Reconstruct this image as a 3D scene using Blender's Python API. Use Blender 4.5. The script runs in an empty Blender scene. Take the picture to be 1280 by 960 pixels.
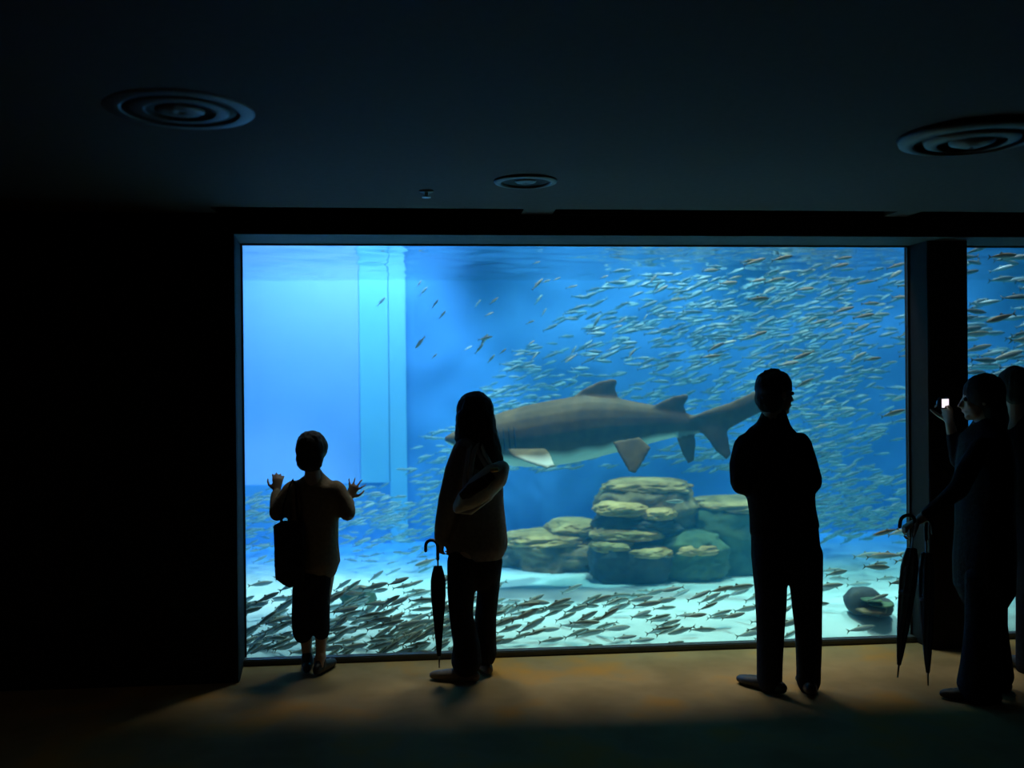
import bpy, bmesh, math, random
import numpy as np
from mathutils import Vector, Matrix, Euler, noise

random.seed(7)
scene = bpy.context.scene
C = scene.collection

# ------------------------------------------------------------------ camera
FPX = 1200.0
cam_d = bpy.data.cameras.new('camera')
cam = bpy.data.objects.new('camera', cam_d)
C.objects.link(cam)
cam_d.sensor_width = 36.0
cam_d.lens = 36.0 * FPX / 1280.0
cam_d.clip_start = 0.05
cam_d.dof.use_dof = True
cam_d.dof.focus_distance = 5.2
cam_d.dof.aperture_fstop = 1.2
cam.location = (0, 0, 1.66)
YAW = math.atan2(0.09, 0.996)
PITCH = math.radians(-0.19)
ROLL = math.radians(-0.55)
cam.rotation_mode = 'XYZ'
CAM_R = (Matrix.Rotation(-YAW, 3, 'Z') @ Matrix.Rotation(math.pi / 2 + PITCH, 3, 'X') @ Matrix.Rotation(ROLL, 3, 'Z'))
cam.rotation_euler = CAM_R.to_euler()
scene.camera = cam
RIGHT = Vector((math.cos(YAW), -math.sin(YAW), 0))
FWD = Vector((math.sin(YAW), math.cos(YAW), 0))
UP = Vector((0, 0, 1))

def W(px, py, d):
    """point seen at (px, py) of the 1280x960 frame, d metres ahead of the camera"""
    v = CAM_R @ Vector(((px - 640) / FPX, -(py - 480) / FPX, -1.0))
    return Vector(cam.location) + v * (d / v.dot(FWD))

def P(q):
    """pixel of a world point, and its distance ahead"""
    l = CAM_R.transposed() @ (Vector(q) - Vector(cam.location))
    return 640 + FPX * l.x / -l.z, 480 - FPX * l.y / -l.z, -l.z

# ------------------------------------------------------------------ exposure, world
scene.view_settings.view_transform = 'Standard'
scene.view_settings.look = 'None'
scene.view_settings.exposure = 0.0
scene.view_settings.gamma = 1.0
scene.view_settings.use_curve_mapping = False
world = bpy.data.worlds.new('world'); scene.world = world
world.use_nodes = True
world.node_tree.nodes['Background'].inputs[0].default_value = (0.01, 0.015, 0.02, 1)
world.node_tree.nodes['Background'].inputs[1].default_value = 0.0
try:
    scene.cycles.max_bounces = 8
    scene.cycles.volume_bounces = 1
    scene.cycles.transparent_max_bounces = 16
    scene.cycles.sample_clamp_indirect = 4.0
    scene.cycles.volume_step_rate = 1.0
except Exception:
    pass

# lamps over the tank: (x, y, z, aim_x, aim_y, aim_z, watts, spot degrees, colour, radius)
TANK_LAMPS = [
    (-0.10, 7.12, 5.8, -0.1, 6.2, 0.0, 700, 62, (1.0, 0.96, 0.92), 0.50),
    (1.75, 7.12, 5.8, 1.9, 6.2, 0.0, 660, 56, (1.0, 0.96, 0.92), 0.50),
    (4.20, 7.12, 5.8, 4.2, 6.4, 0.0, 420, 60, (1.0, 0.96, 0.92), 0.50),
    (-0.30, 8.00, 4.6, -1.2, 8.7, 0.3, 1150, 76, (0.58, 0.72, 0.92), 0.14),
    (1.90, 8.30, 5.6, 1.9, 8.3, 0.0, 1850, 58, (0.46, 0.74, 0.84), 0.20),
    (4.60, 8.30, 5.6, 4.6, 8.3, 0.0, 1150, 58, (0.44, 0.72, 0.88), 0.20),
    (-0.55, 7.00, 4.4, -1.45, 8.2, 0.5, 800, 40, (1.0, 0.82, 0.95), 0.10),
]
ROOM_FILL_W = 2.4

# ------------------------------------------------------------------ materials
def nodes_of(name):
    m = bpy.data.materials.new(name); m.use_nodes = True
    return m, m.node_tree.nodes, m.node_tree.links

def mat(name, c1, c2=None, scale=8.0, rough=0.7, metal=0.0, bump=0.15, detail=4.0, stretch=(1, 1, 1), spec=0.5, c3=None):
    m, N, L = nodes_of(name)
    b = N['Principled BSDF']
    b.inputs['Roughness'].default_value = rough
    b.inputs['Metallic'].default_value = metal
    b.inputs['Specular IOR Level'].default_value = spec
    tc = N.new('ShaderNodeTexCoord'); mp = N.new('ShaderNodeMapping')
    mp.inputs['Scale'].default_value = stretch
    L.new(tc.outputs['Object'], mp.inputs['Vector'])
    nz = N.new('ShaderNodeTexNoise'); nz.inputs['Scale'].default_value = scale; nz.inputs['Detail'].default_value = detail
    L.new(mp.outputs['Vector'], nz.inputs['Vector'])
    rp = N.new('ShaderNodeValToRGB')
    rp.color_ramp.elements[0].position = 0.35; rp.color_ramp.elements[1].position = 0.68
    rp.color_ramp.elements[0].color = (*c1, 1)
    rp.color_ramp.elements[1].color = (*(c2 or tuple(min(1, v * 1.25) for v in c1)), 1)
    if c3:
        e = rp.color_ramp.elements.new(0.52); e.color = (*c3, 1)
    L.new(nz.outputs['Fac'], rp.inputs['Fac']); L.new(rp.outputs['Color'], b.inputs['Base Color'])
    if bump:
        bp = N.new('ShaderNodeBump'); bp.inputs['Strength'].default_value = bump; bp.inputs['Distance'].default_value = 0.02
        L.new(nz.outputs['Fac'], bp.inputs['Height']); L.new(bp.outputs['Normal'], b.inputs['Normal'])
    return m

M = {}
M['carpet'] = mat('carpet', (0.25, 0.165, 0.070), (0.47, 0.225, 0.05), 2.4, 0.95, 0, 0.1, 3, spec=0.1, c3=(0.34, 0.22, 0.095))
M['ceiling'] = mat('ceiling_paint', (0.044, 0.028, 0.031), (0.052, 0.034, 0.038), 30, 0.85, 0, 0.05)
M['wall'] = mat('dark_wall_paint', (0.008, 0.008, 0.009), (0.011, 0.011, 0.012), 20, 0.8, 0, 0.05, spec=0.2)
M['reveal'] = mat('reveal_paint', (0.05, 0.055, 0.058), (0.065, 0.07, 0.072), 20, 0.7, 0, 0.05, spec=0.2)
M['trim'] = mat('dark_metal_trim', (0.05, 0.048, 0.045), (0.07, 0.068, 0.06), 15, 0.5, 0.3, 0.03)
M['white_metal'] = mat('painted_white_metal', (0.062, 0.050, 0.052), (0.072, 0.060, 0.062), 12, 0.45, 0, 0.02)
M['black'] = mat('matt_black', (0.010, 0.010, 0.011), (0.014, 0.014, 0.015), 20, 0.7, 0, 0.03, spec=0.2)
M['pool_blue'] = mat('tank_wall_pale_blue', (0.22, 0.40, 0.90), (0.27, 0.46, 0.94), 0.7, 0.8, 0, 0.05)
M['pool_cyan'] = mat('tank_wall_cyan', (0.17, 0.52, 0.84), (0.20, 0.56, 0.87), 0.9, 0.8, 0, 0.05)
M['deep_blue'] = mat('tank_wall_deep_blue', (0.05, 0.225, 0.60), (0.058, 0.25, 0.68), 1.1, 0.85, 0, 0.1, detail=5)
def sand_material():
    """pale sand, with blue water haze painted into its colour towards the rear"""
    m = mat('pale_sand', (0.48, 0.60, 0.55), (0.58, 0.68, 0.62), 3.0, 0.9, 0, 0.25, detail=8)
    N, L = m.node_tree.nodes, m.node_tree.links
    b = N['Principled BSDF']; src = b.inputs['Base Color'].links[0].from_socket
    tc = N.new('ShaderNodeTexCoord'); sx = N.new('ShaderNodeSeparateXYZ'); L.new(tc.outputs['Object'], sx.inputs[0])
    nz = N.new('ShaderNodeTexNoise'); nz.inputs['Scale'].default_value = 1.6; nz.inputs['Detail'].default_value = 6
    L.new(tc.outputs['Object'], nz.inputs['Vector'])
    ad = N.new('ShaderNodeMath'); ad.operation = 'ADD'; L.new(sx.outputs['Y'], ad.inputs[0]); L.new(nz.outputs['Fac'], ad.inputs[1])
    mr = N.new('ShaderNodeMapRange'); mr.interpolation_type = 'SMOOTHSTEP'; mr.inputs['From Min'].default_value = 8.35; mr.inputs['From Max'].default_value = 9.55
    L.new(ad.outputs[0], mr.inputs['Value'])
    mx = N.new('ShaderNodeMix'); mx.data_type = 'RGBA'; mx.inputs['B'].default_value = (0.055, 0.25, 0.70, 1)  # blue haze tint mixed over the sand colour with distance
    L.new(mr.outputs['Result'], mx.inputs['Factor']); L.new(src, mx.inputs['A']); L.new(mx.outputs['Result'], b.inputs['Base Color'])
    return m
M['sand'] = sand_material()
M['rock'] = mat('olive_rock', (0.08, 0.05, 0.025), (0.48, 0.29, 0.11), 4.5, 0.9, 0, 0.7, detail=9, c3=(0.24, 0.15, 0.06))
M['rock_cap'] = mat('tan_rock_crust', (0.34, 0.19, 0.05), (0.74, 0.43, 0.15), 6, 0.9, 0, 0.6, detail=9)
M['rock_dark'] = mat('dark_rock', (0.03, 0.035, 0.04), (0.09, 0.09, 0.07), 7, 0.9, 0, 0.6, detail=9)
M['algae'] = mat('green_algae_rock', (0.04, 0.085, 0.045), (0.12, 0.17, 0.07), 6, 0.9, 0, 0.6, detail=9)
M['fish_back'] = mat('sardine_back', (0.19, 0.22, 0.16), (0.26, 0.28, 0.19), 40, 0.5, 0, 0.02)
M['fish_side'] = mat('sardine_flank', (0.46, 0.58, 0.60), (0.62, 0.70, 0.70), 40, 0.4, 0.0, 0.02)
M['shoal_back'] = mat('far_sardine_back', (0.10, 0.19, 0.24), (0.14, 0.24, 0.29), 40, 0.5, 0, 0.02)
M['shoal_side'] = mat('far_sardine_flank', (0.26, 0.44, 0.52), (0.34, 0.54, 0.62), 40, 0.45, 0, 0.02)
M['fish_pale'] = mat('silver_flank', (0.72, 0.80, 0.78), (0.84, 0.88, 0.85), 40, 0.4, 0.0, 0.02)
M['fish_brown'] = mat('brown_fish_back', (0.20, 0.13, 0.05), (0.30, 0.19, 0.08), 30, 0.5, 0, 0.02)
M['skin'] = mat('skin', (0.42, 0.26, 0.18), (0.47, 0.30, 0.21), 20, 0.55, 0, 0.03)
M['eye'] = mat('eye_dark', (0.02, 0.015, 0.012), (0.03, 0.02, 0.015), 20, 0.2, 0, 0)
M['hair'] = mat('black_hair', (0.008, 0.007, 0.006), (0.018, 0.014, 0.011), 60, 0.8, 0, 0.3, stretch=(1, 1, .12))
M['cloth_black'] = mat('black_cloth', (0.012, 0.012, 0.014), (0.020, 0.020, 0.023), 60, 0.95, 0, 0.15, spec=0.1)
M['cloth_navy'] = mat('dark_navy_cloth', (0.014, 0.016, 0.022), (0.022, 0.025, 0.034), 60, 0.95, 0, 0.15, spec=0.1)
M['cream'] = mat('cream_knit', (0.20, 0.15, 0.095), (0.25, 0.19, 0.125), 50, 0.95, 0, 0.2, spec=0.1)
M['brown_shirt'] = mat('dark_shirt', (0.05, 0.045, 0.04), (0.07, 0.06, 0.052), 50, 0.95, 0, 0.2, spec=0.1)
M['taupe'] = mat('taupe_jacket', (0.16, 0.13, 0.11), (0.21, 0.175, 0.15), 50, 0.95, 0, 0.2, spec=0.1)
M['bag_pale'] = mat('pale_bag_cloth', (0.42, 0.40, 0.36), (0.52, 0.49, 0.44), 30, 0.8, 0, 0.2)
M['gold'] = mat('brass_buckle', (0.6, 0.42, 0.14), (0.7, 0.5, 0.2), 10, 0.35, 0.8, 0)
M['leather'] = mat('black_leather', (0.012, 0.011, 0.010), (0.022, 0.019, 0.017), 30, 0.5, 0, 0.1)
M['shoe_tan'] = mat('brown_shoe', (0.10, 0.075, 0.05), (0.14, 0.10, 0.07), 30, 0.6, 0, 0.1)
M['steel'] = mat('brushed_steel', (0.35, 0.36, 0.37), (0.45, 0.46, 0.47), 30, 0.35, 0.9, 0.02)
M['umbrella_grey'] = mat('slate_umbrella_cloth', (0.10, 0.12, 0.15), (0.14, 0.165, 0.20), 40, 0.8, 0, 0.1)

def shark_material():
    m, N, L = nodes_of('shark_skin')
    b = N['Principled BSDF']; b.inputs['Roughness'].default_value = 0.7; b.inputs['Specular IOR Level'].default_value = 0.2
    at = N.new('ShaderNodeAttribute'); at.attribute_name = 'belly'
    tc = N.new('ShaderNodeTexCoord')
    nz = N.new('ShaderNodeTexNoise'); nz.inputs['Scale'].default_value = 9; nz.inputs['Detail'].default_value = 5
    L.new(tc.outputs['Object'], nz.inputs['Vector'])
    rp = N.new('ShaderNodeValToRGB')
    rp.color_ramp.elements[0].color = (0.062, 0.034, 0.010, 1); rp.color_ramp.elements[1].color = (0.125, 0.070, 0.020, 1)
    rp.color_ramp.elements[0].position = .35; rp.color_ramp.elements[1].position = .7
    L.new(nz.outputs['Fac'], rp.inputs['Fac'])
    mx = N.new('ShaderNodeMix'); mx.data_type = 'RGBA'
    L.new(at.outputs['Fac'], mx.inputs['Factor']); L.new(rp.outputs['Color'], mx.inputs['A'])
    mx.inputs['B'].default_value = (0.66, 0.66, 0.56, 1)
    L.new(mx.outputs['Result'], b.inputs['Base Color'])
    return m
M['shark'] = shark_material()

def glass_material(name, refl_rough, tint, ior, thin=False):
    m, N, L = nodes_of(name)
    for n in list(N):
        if n.type == 'BSDF_PRINCIPLED': N.remove(n)
    out = [n for n in N if n.type == 'OUTPUT_MATERIAL'][0]
    t = N.new('ShaderNodeBsdfTransparent'); t.inputs[0].default_value = (*tint, 1)
    g = N.new('ShaderNodeBsdfGlossy'); g.inputs['Roughness'].default_value = refl_rough
    mx = N.new('ShaderNodeMixShader')
    if thin:      # a thin pane reflects alike from both sides: Schlick
        lw = N.new('ShaderNodeLayerWeight'); lw.inputs['Blend'].default_value = 0.5
        pw = N.new('ShaderNodeMath'); pw.operation = 'POWER'; pw.inputs[1].default_value = 5.0
        ma = N.new('ShaderNodeMath'); ma.operation = 'MULTIPLY_ADD'; ma.inputs[1].default_value = 0.8; ma.inputs[2].default_value = 0.02
        L.new(lw.outputs['Facing'], pw.inputs[0]); L.new(pw.outputs[0], ma.inputs[0]); f = ma
    else:
        f = N.new('ShaderNodeFresnel'); f.inputs['IOR'].default_value = ior
    L.new(f.outputs[0], mx.inputs[0]); L.new(t.outputs[0], mx.inputs[1]); L.new(g.outputs[0], mx.inputs[2])
    L.new(mx.outputs[0], out.inputs['Surface'])
    return m
M['acrylic'] = glass_material('acrylic_pane', 0.02, (0.97, 0.99, 0.98), 1.12, True)
M['surface'] = glass_material('water_surface', 0.08, (1, 1, 1), 1.33)

def water_material():
    m, N, L = nodes_of('sea_water')
    for n in list(N):
        if n.type == 'BSDF_PRINCIPLED': N.remove(n)
    out = [n for n in N if n.type == 'OUTPUT_MATERIAL'][0]
    s = N.new('ShaderNodeVolumeScatter'); s.inputs['Color'].default_value = (0.06, 0.48, 0.95, 1)
    s.inputs['Density'].default_value = 0.085; s.inputs['Anisotropy'].default_value = 0.1
    a = N.new('ShaderNodeVolumeAbsorption'); a.inputs['Color'].default_value = (0.01, 0.87, 0.94, 1)
    a.inputs['Density'].default_value = 0.19
    ad = N.new('ShaderNodeAddShader')
    L.new(s.outputs[0], ad.inputs[0]); L.new(a.outputs[0], ad.inputs[1]); L.new(ad.outputs[0], out.inputs['Volume'])
    return m
M['water'] = water_material()

def emit_material(name, col, strength):
    m, N, L = nodes_of(name)
    b = N['Principled BSDF']
    b.inputs['Base Color'].default_value = (0.02, 0.02, 0.02, 1)
    tc = N.new('ShaderNodeTexCoord'); nz = N.new('ShaderNodeTexNoise'); nz.inputs['Scale'].default_value = 40
    L.new(tc.outputs['Object'], nz.inputs['Vector'])
    mx = N.new('ShaderNodeMix'); mx.data_type = 'RGBA'
    mx.inputs['A'].default_value = (*col, 1); mx.inputs['B'].default_value = (0.9, 0.7, 0.75, 1)
    L.new(nz.outputs['Fac'], mx.inputs['Factor']); L.new(mx.outputs['Result'], b.inputs['Emission Color'])
    b.inputs['Emission Strength'].default_value = strength
    return m
M['screen'] = emit_material('lit_camera_screen', (0.85, 0.9, 1.0), 1.2)

# ------------------------------------------------------------------ object helpers
def tag(o, label=None, cat=None, group=None, kind=None):
    if label: o['label'] = label
    if cat: o['category'] = cat
    if group: o['group'] = group
    if kind: o['kind'] = kind
    return o

def empty(name, loc, label=None, cat=None, group=None, kind=None):
    o = bpy.data.objects.new(name, None); C.objects.link(o); o.location = loc
    o.empty_display_size = 0.1
    return tag(o, label, cat, group, kind)

def root_off(parent):
    off = Vector((0, 0, 0)); p = parent
    while p is not None:
        off += p.location; p = p.parent
    return off

def link_mesh(name, me, m, parent=None, smooth=True):
    """mesh in world coordinates -> object, made relative to its parent"""
    if parent is not None:
        me.transform(Matrix.Translation(-root_off(parent)))
    if not isinstance(m, (list, tuple)): m = [m]
    for k in m: me.materials.append(k)
    if smooth:
        for p in me.polygons: p.use_smooth = True
    o = bpy.data.objects.new(name, me); C.objects.link(o)
    o.parent = parent
    return o

def origin_to(o, loc):
    loc = Vector(loc); o.data.transform(Matrix.Translation(-loc)); o.location = loc
    return o

def bm_obj(name, bm, m, parent=None, smooth=False):
    bmesh.ops.recalc_face_normals(bm, faces=bm.faces)
    me = bpy.data.meshes.new(name); bm.to_mesh(me); bm.free()
    return link_mesh(name, me, m, parent, smooth)

def box(bm, x0, x1, y0, y1, z0, z1, bev=0.0):
    r = bmesh.ops.create_cube(bm, size=1.0, matrix=Matrix.Translation(((x0 + x1) / 2, (y0 + y1) / 2, (z0 + z1) / 2)) @ Matrix.Diagonal((x1 - x0, y1 - y0, z1 - z0, 1)))
    if bev:
        es = list({e for v in r['verts'] for e in v.link_edges})
        bmesh.ops.bevel(bm, geom=es, offset=bev, segments=2, affect='EDGES')

def obox(name, m, x0, x1, y0, y1, z0, z1, parent=None, bev=0.0):
    bm = bmesh.new(); box(bm, x0, x1, y0, y1, z0, z1, bev)
    o = bm_obj(name, bm, m, parent)
    if parent is None: origin_to(o, ((x0 + x1) / 2, (y0 + y1) / 2, z0))
    return o

def struct(o): o['kind'] = 'structure'; return o

def frame_dirs(t, ref):
    t = t.normalized()
    u = ref.cross(t)
    if u.length < 1e-3: u = UP.cross(t)
    if u.length < 1e-3: u = RIGHT.copy()
    u.normalize(); v = t.cross(u).normalized()
    return u, v

def add_rings(bm, rings, cap=True):
    vs = [[bm.verts.new(p) for p in r] for r in rings]
    n = len(vs[0])
    for a, b in zip(vs[:-1], vs[1:]):
        for i in range(n):
            bm.faces.new((a[i], a[(i + 1) % n], b[(i + 1) % n], b[i]))
    if cap:
        bm.faces.new(list(reversed(vs[0]))); bm.faces.new(vs[-1])
    return vs

def add_tube(bm, pts, radii, seg=12, ref=FWD, round_ends=True):
    """tapered tube along pts; radius a number or (side, depth)"""
    pts = [Vector(p) for p in pts]
    rad = [(r, r) if not isinstance(r, (tuple, list)) else tuple(r) for r in radii]
    rings = []
    n = len(pts)
    def ring(c, u, v, r):
        return [c + u * (math.cos(2 * math.pi * i / seg) * r[0]) + v * (math.sin(2 * math.pi * i / seg) * r[1]) for i in range(seg)]
    for i in range(n):
        t = (pts[min(i + 1, n - 1)] - pts[max(i - 1, 0)])
        if t.length < 1e-6: t = UP.copy()
        u, v = frame_dirs(t, ref)
        tn = t.normalized()
        if i == 0 and round_ends:
            m = min(rad[0])
            for k in (0.25, 0.7): rings.append(ring(pts[0] - tn * (m * math.sqrt(1 - k * k)), u, v, (rad[0][0] * k, rad[0][1] * k)))
        rings.append(ring(pts[i], u, v, rad[i]))
        if i == n - 1 and round_ends:
            m = min(rad[-1])
            for k in (0.7, 0.25): rings.append(ring(pts[-1] + tn * (m * math.sqrt(1 - k * k)), u, v, (rad[-1][0] * k, rad[-1][1] * k)))
    add_rings(bm, rings)

def add_ellipsoid(bm, c, ax, ay, az, sub=2):
    """ellipsoid with three half-axis vectors"""
    mt = Matrix((( ax.x, ay.x, az.x, c.x), (ax.y, ay.y, az.y, c.y), (ax.z, ay.z, az.z, c.z), (0, 0, 0, 1)))
    bmesh.ops.create_icosphere(bm, subdivisions=sub, radius=1.0, matrix=mt)

def add_lathe(bm, prof, c, seg=32):
    """closed profile of (r, z) turned about the vertical through c"""
    n = len(prof)
    vs = [[bm.verts.new((c[0] + r * math.cos(2 * math.pi * i / seg), c[1] + r * math.sin(2 * math.pi * i / seg), c[2] + z)) for i in range(seg)] for r, z in prof]
    for j in range(n):
        a, b = vs[j], vs[(j + 1) % n]
        for i in range(seg):
            bm.faces.new((a[i], a[(i + 1) % seg], b[(i + 1) % seg], b[i]))

def remeshed(bm, voxel, smooth=2, lam=0.5):
    """one continuous skin around everything in bm"""
    bmesh.ops.recalc_face_normals(bm, faces=bm.faces)
    me = bpy.data.meshes.new('tmp'); bm.to_mesh(me); bm.free()
    o = bpy.data.objects.new('tmp', me); C.objects.link(o)
    md = o.modifiers.new('r', 'REMESH'); md.mode = 'VOXEL'; md.voxel_size = voxel
    dg = bpy.context.evaluated_depsgraph_get(); dg.update()
    out = bpy.data.meshes.new_from_object(o.evaluated_get(dg))
    bpy.data.objects.remove(o); bpy.data.meshes.remove(me)
    nv = len(out.vertices); ne = len(out.edges)
    co = np.empty(nv * 3, np.float32); out.vertices.foreach_get('co', co); co = co.reshape(-1, 3).astype(np.float64)
    ed = np.empty(ne * 2, np.int32); out.edges.foreach_get('vertices', ed); ed = ed.reshape(-1, 2)
    deg = np.bincount(ed.ravel(), minlength=nv).astype(np.float64)[:, None]; deg[deg == 0] = 1
    for _ in range(smooth):
        acc = np.zeros_like(co)
        for k in range(3):
            acc[:, k] = np.bincount(ed[:, 0], co[ed[:, 1], k], nv) + np.bincount(ed[:, 1], co[ed[:, 0], k], nv)
        co += lam * (acc / deg - co)
    out.vertices.foreach_set('co', co.astype(np.float32).ravel()); out.update()
    return out

def wrinkle(me, amp, freq, stretch=(1, 1, 1), seed=0.0):
    """folds and locks: push the skin along its normals"""
    st = Vector(stretch)
    ns = [v.normal.copy() for v in me.vertices]
    for v, nrm in zip(me.vertices, ns):
        q = Vector((v.co.x * st.x, v.co.y * st.y, v.co.z * st.z)) * freq + Vector((seed, seed, seed))
        v.co += nrm * (amp * noise.noise(q))
    me.update()

# ================================================================== THE ROOM
GY = 5.81            # glass plane
FY = 5.43            # face of wall and lintel
PY = 5.58            # face of the pillar
HT = 2.493            # top of the windows
CT = 2.60            # ceiling
WX0, WX1 = -1.09, 3.045
VX0, VX1 = 3.30, 6.4
RX0, RX1, RY0 = -5.0, 7.0, -3.0

struct(obox('floor', M['carpet'], RX0, RX1, RY0, GY, -0.12, 0.0))
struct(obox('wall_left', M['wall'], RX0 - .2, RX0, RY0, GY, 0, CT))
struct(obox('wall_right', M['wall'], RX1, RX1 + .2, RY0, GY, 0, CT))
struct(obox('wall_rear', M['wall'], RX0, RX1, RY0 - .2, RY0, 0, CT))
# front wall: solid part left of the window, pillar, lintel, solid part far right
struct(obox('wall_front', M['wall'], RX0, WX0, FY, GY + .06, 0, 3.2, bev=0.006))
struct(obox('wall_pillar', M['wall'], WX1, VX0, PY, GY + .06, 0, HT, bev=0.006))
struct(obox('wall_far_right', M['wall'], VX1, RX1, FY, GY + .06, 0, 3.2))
lint = struct(obox('wall_lintel', M['wall'], WX0, VX1, FY, GY + .06, HT, 3.2))
struct(obox('trim_soffit', M['reveal'], WX0, VX1, FY + .004, GY - .004, HT - .006, HT))
bm = bmesh.new()
rv = [(WX0 - .001, FY + .004), (WX0 + .043, FY + .004), (WX0 + .043, FY + .05), (WX0 + .004, GY - .006), (WX0 - .001, GY - .006)]
lo_ = [bm.verts.new((x, y, 0)) for x, y in rv]; hi_ = [bm.verts.new((x, y, HT - .007)) for x, y in rv]
bm.faces.new(lo_[::-1]); bm.faces.new(hi_)
for i in range(5): bm.faces.new((lo_[i], lo_[(i + 1) % 5], hi_[(i + 1) % 5], hi_[i]))
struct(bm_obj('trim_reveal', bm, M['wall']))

# ceiling with a dark slot running along the lintel, broken by two bridges
SL0, SL1 = 5.23, 5.395
def ceiling_mesh():
    bm = bmesh.new()
    xb0, xb1 = P((0, 0, 0))[0], 0
    def X_at(px, y):   # x where the ceiling at depth y shows at px
        lo, hi = -6, 8
        for _ in range(40):
            mid = (lo + hi) / 2
            if P((mid, y, CT))[0] < px: lo = mid
            else: hi = mid
        return lo
    b = [(RX0, X_at(262, SL0)), (X_at(655, SL0), X_at(695, SL0)), (X_at(1122, SL0), X_at(1152, SL0))]
    box(bm, RX0, RX1, RY0, SL0, CT, CT + .12)
    box(bm, RX0, RX1, SL1, FY, CT + .004, CT + .12)
    for x0, x1 in b: box(bm, x0, x1, SL0, SL1, CT, CT + .12)
    box(bm, RX0, RX1, RY0, FY, CT + .12, CT + .2)
    return bm, b
bmc, BR = ceiling_mesh()
struct(bm_obj('ceiling', bmc, M['ceiling']))
for x0, x1 in ((BR[0][1], BR[1][0]), (BR[1][1], BR[2][0]), (BR[2][1], RX1)):
    bm = bmesh.new()
    box(bm, x0 + .002, x1 - .002, SL0 + .002, SL0 + .010, CT + .005, CT + .10)
    box(bm, x0 + .002, x1 - .002, SL1 - .010, SL1 - .002, CT - .004, CT + .10)
    box(bm, x0 + .002, x1 - .002, SL0 + .002, SL1 - .002, CT + .10, CT + .112)
    box(bm, x0 + .002, x1 - .002, SL0 + .070, SL0 + .080, CT + .03, CT + .10)
    o = bm_obj('trim_slot', bm, M['black']); struct(o)
    origin_to(o, ((x0 + x1) / 2, SL0, CT))

# sills, seals and the panes
for n, (x0, x1) in enumerate(((WX0 + .008, WX1), (VX0, VX1)), 1):
    w = empty('window_%d' % n, ((x0 + x1) / 2, GY, 0)); struct(w)
    obox('sill', M['trim'], x0, x1, GY - .07, GY - .005, 0, .036, w, .006)
    for nm, a in (('seal', (x0, x0 + .012, GY - .006, GY + .004, .036, HT - .006)), ('seal', (x1 - .012, x1, GY - .006, GY + .004, .036, HT - .006)),
                  ('seal', (x0 + .012, x1 - .012, GY - .006, GY + .004, HT - .016, HT - .006))):
        obox(nm, M['trim'], *a, w)
    obox('pane', M['acrylic'], x0 + .001, x1 - .001, GY + .005, GY + .03, .002, HT - .002, w)

# ------------------------------------------------------------------ ceiling fittings
def diffuser(px, py, r, label, name, cat, group=None, k=1.0):
    lo, hi = 1.0, 6.0
    for _ in range(50):
        d = (lo + hi) / 2
        if W(px, py, d).z < CT: lo = d
        else: hi = d
    c = W(px, py, lo); c.z = CT
    t = empty(name, c, label, cat, group)
    def ring(nm, prof, m):
        bm = bmesh.new(); add_lathe(bm, [(a, b * k) for a, b in prof], c, 40)
        return bm_obj(nm, bm, m, t, True)
    if name == 'ceiling_diffuser':
        ring('outer_ring', [(r, 0), (r * .97, -.022), (r * .80, -.034), (r * .76, -.026), (r * .90, -.008), (r * .92, 0)], M['white_metal'])
        ring('middle_ring', [(r * .66, -.004), (r * .62, -.030), (r * .48, -.042), (r * .45, -.034), (r * .57, -.012), (r * .59, -.004)], M['white_metal'])
        ring('inner_cone', [(r * .33, -.006), (r * .30, -.034), (r * .10, -.052), (r * .02, -.05), (r * .02, -.012), (r * .2, -.006)], M['white_metal'])
        ring('back_plate', [(r * .93, -.001), (r * .93, -.006), (.002, -.006), (.002, -.001)], M['black'])
    else:
        ring('trim_ring', [(r, 0), (r * .97, -.010), (r * .80, -.014), (r * .77, -.004), (r * .77, 0)], M['white_metal'])
        ring('reflector', [(r * .765, -.002), (r * .70, -.004), (r * .40, -.0015), (.004, -.0012), (.004, -.0008), (r * .765, -.0008)], M['black'])
        ring('lamp_lens', [(r * .34, -.002), (r * .30, -.008), (.003, -.010), (.003, -.002)], M['white_metal'])
    return t
diffuser(1215, 168, .275, 'large round ceiling air diffuser nearest the right window', 'ceiling_diffuser', 'air vent', 'round ceiling diffusers')
diffuser(225, 138, .25, 'faint round ceiling air diffuser above the dark left wall', 'ceiling_diffuser', 'air vent', 'round ceiling diffusers', .15)
diffuser(657, 226, .15, 'small round recessed ceiling light above the middle of the window', 'ceiling_light', 'light')

c = W(533, 234, 4.73); c.z = CT
sp = empty('sprinkler_head', c, 'tiny sprinkler head on the ceiling left of the recessed light', 'sprinkler')
bm = bmesh.new(); add_lathe(bm, [(.036, 0), (.034, -.006), (.012, -.010), (.002, -.010), (.002, 0)], c, 20); bm_obj('escutcheon', bm, M['white_metal'], sp, True)
bm = bmesh.new(); add_lathe(bm, [(.009, -.01), (.009, -.030), (.002, -.030), (.002, -.010)], c, 12); bm_obj('stem', bm, M['steel'], sp, True)
bm = bmesh.new(); add_lathe(bm, [(.022, -.030), (.022, -.034), (.002, -.034), (.002, -.030)], c, 16); bm_obj('deflector', bm, M['steel'], sp, True)

# ================================================================== THE TANK
TY0, TY1 = GY + .04, 9.25
TX0, TX1 = -3.2, 8.2
WZ = 2.63
struct(obox('wall_tank_left', M['pool_blue'], TX0 - .2, TX0, GY + .1, TY1 + .2, -.3, 3.4))
struct(obox('wall_tank_right', M['deep_blue'], TX1, TX1 + .2, GY + .1, TY1 + .2, -.3, 3.4))
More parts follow.
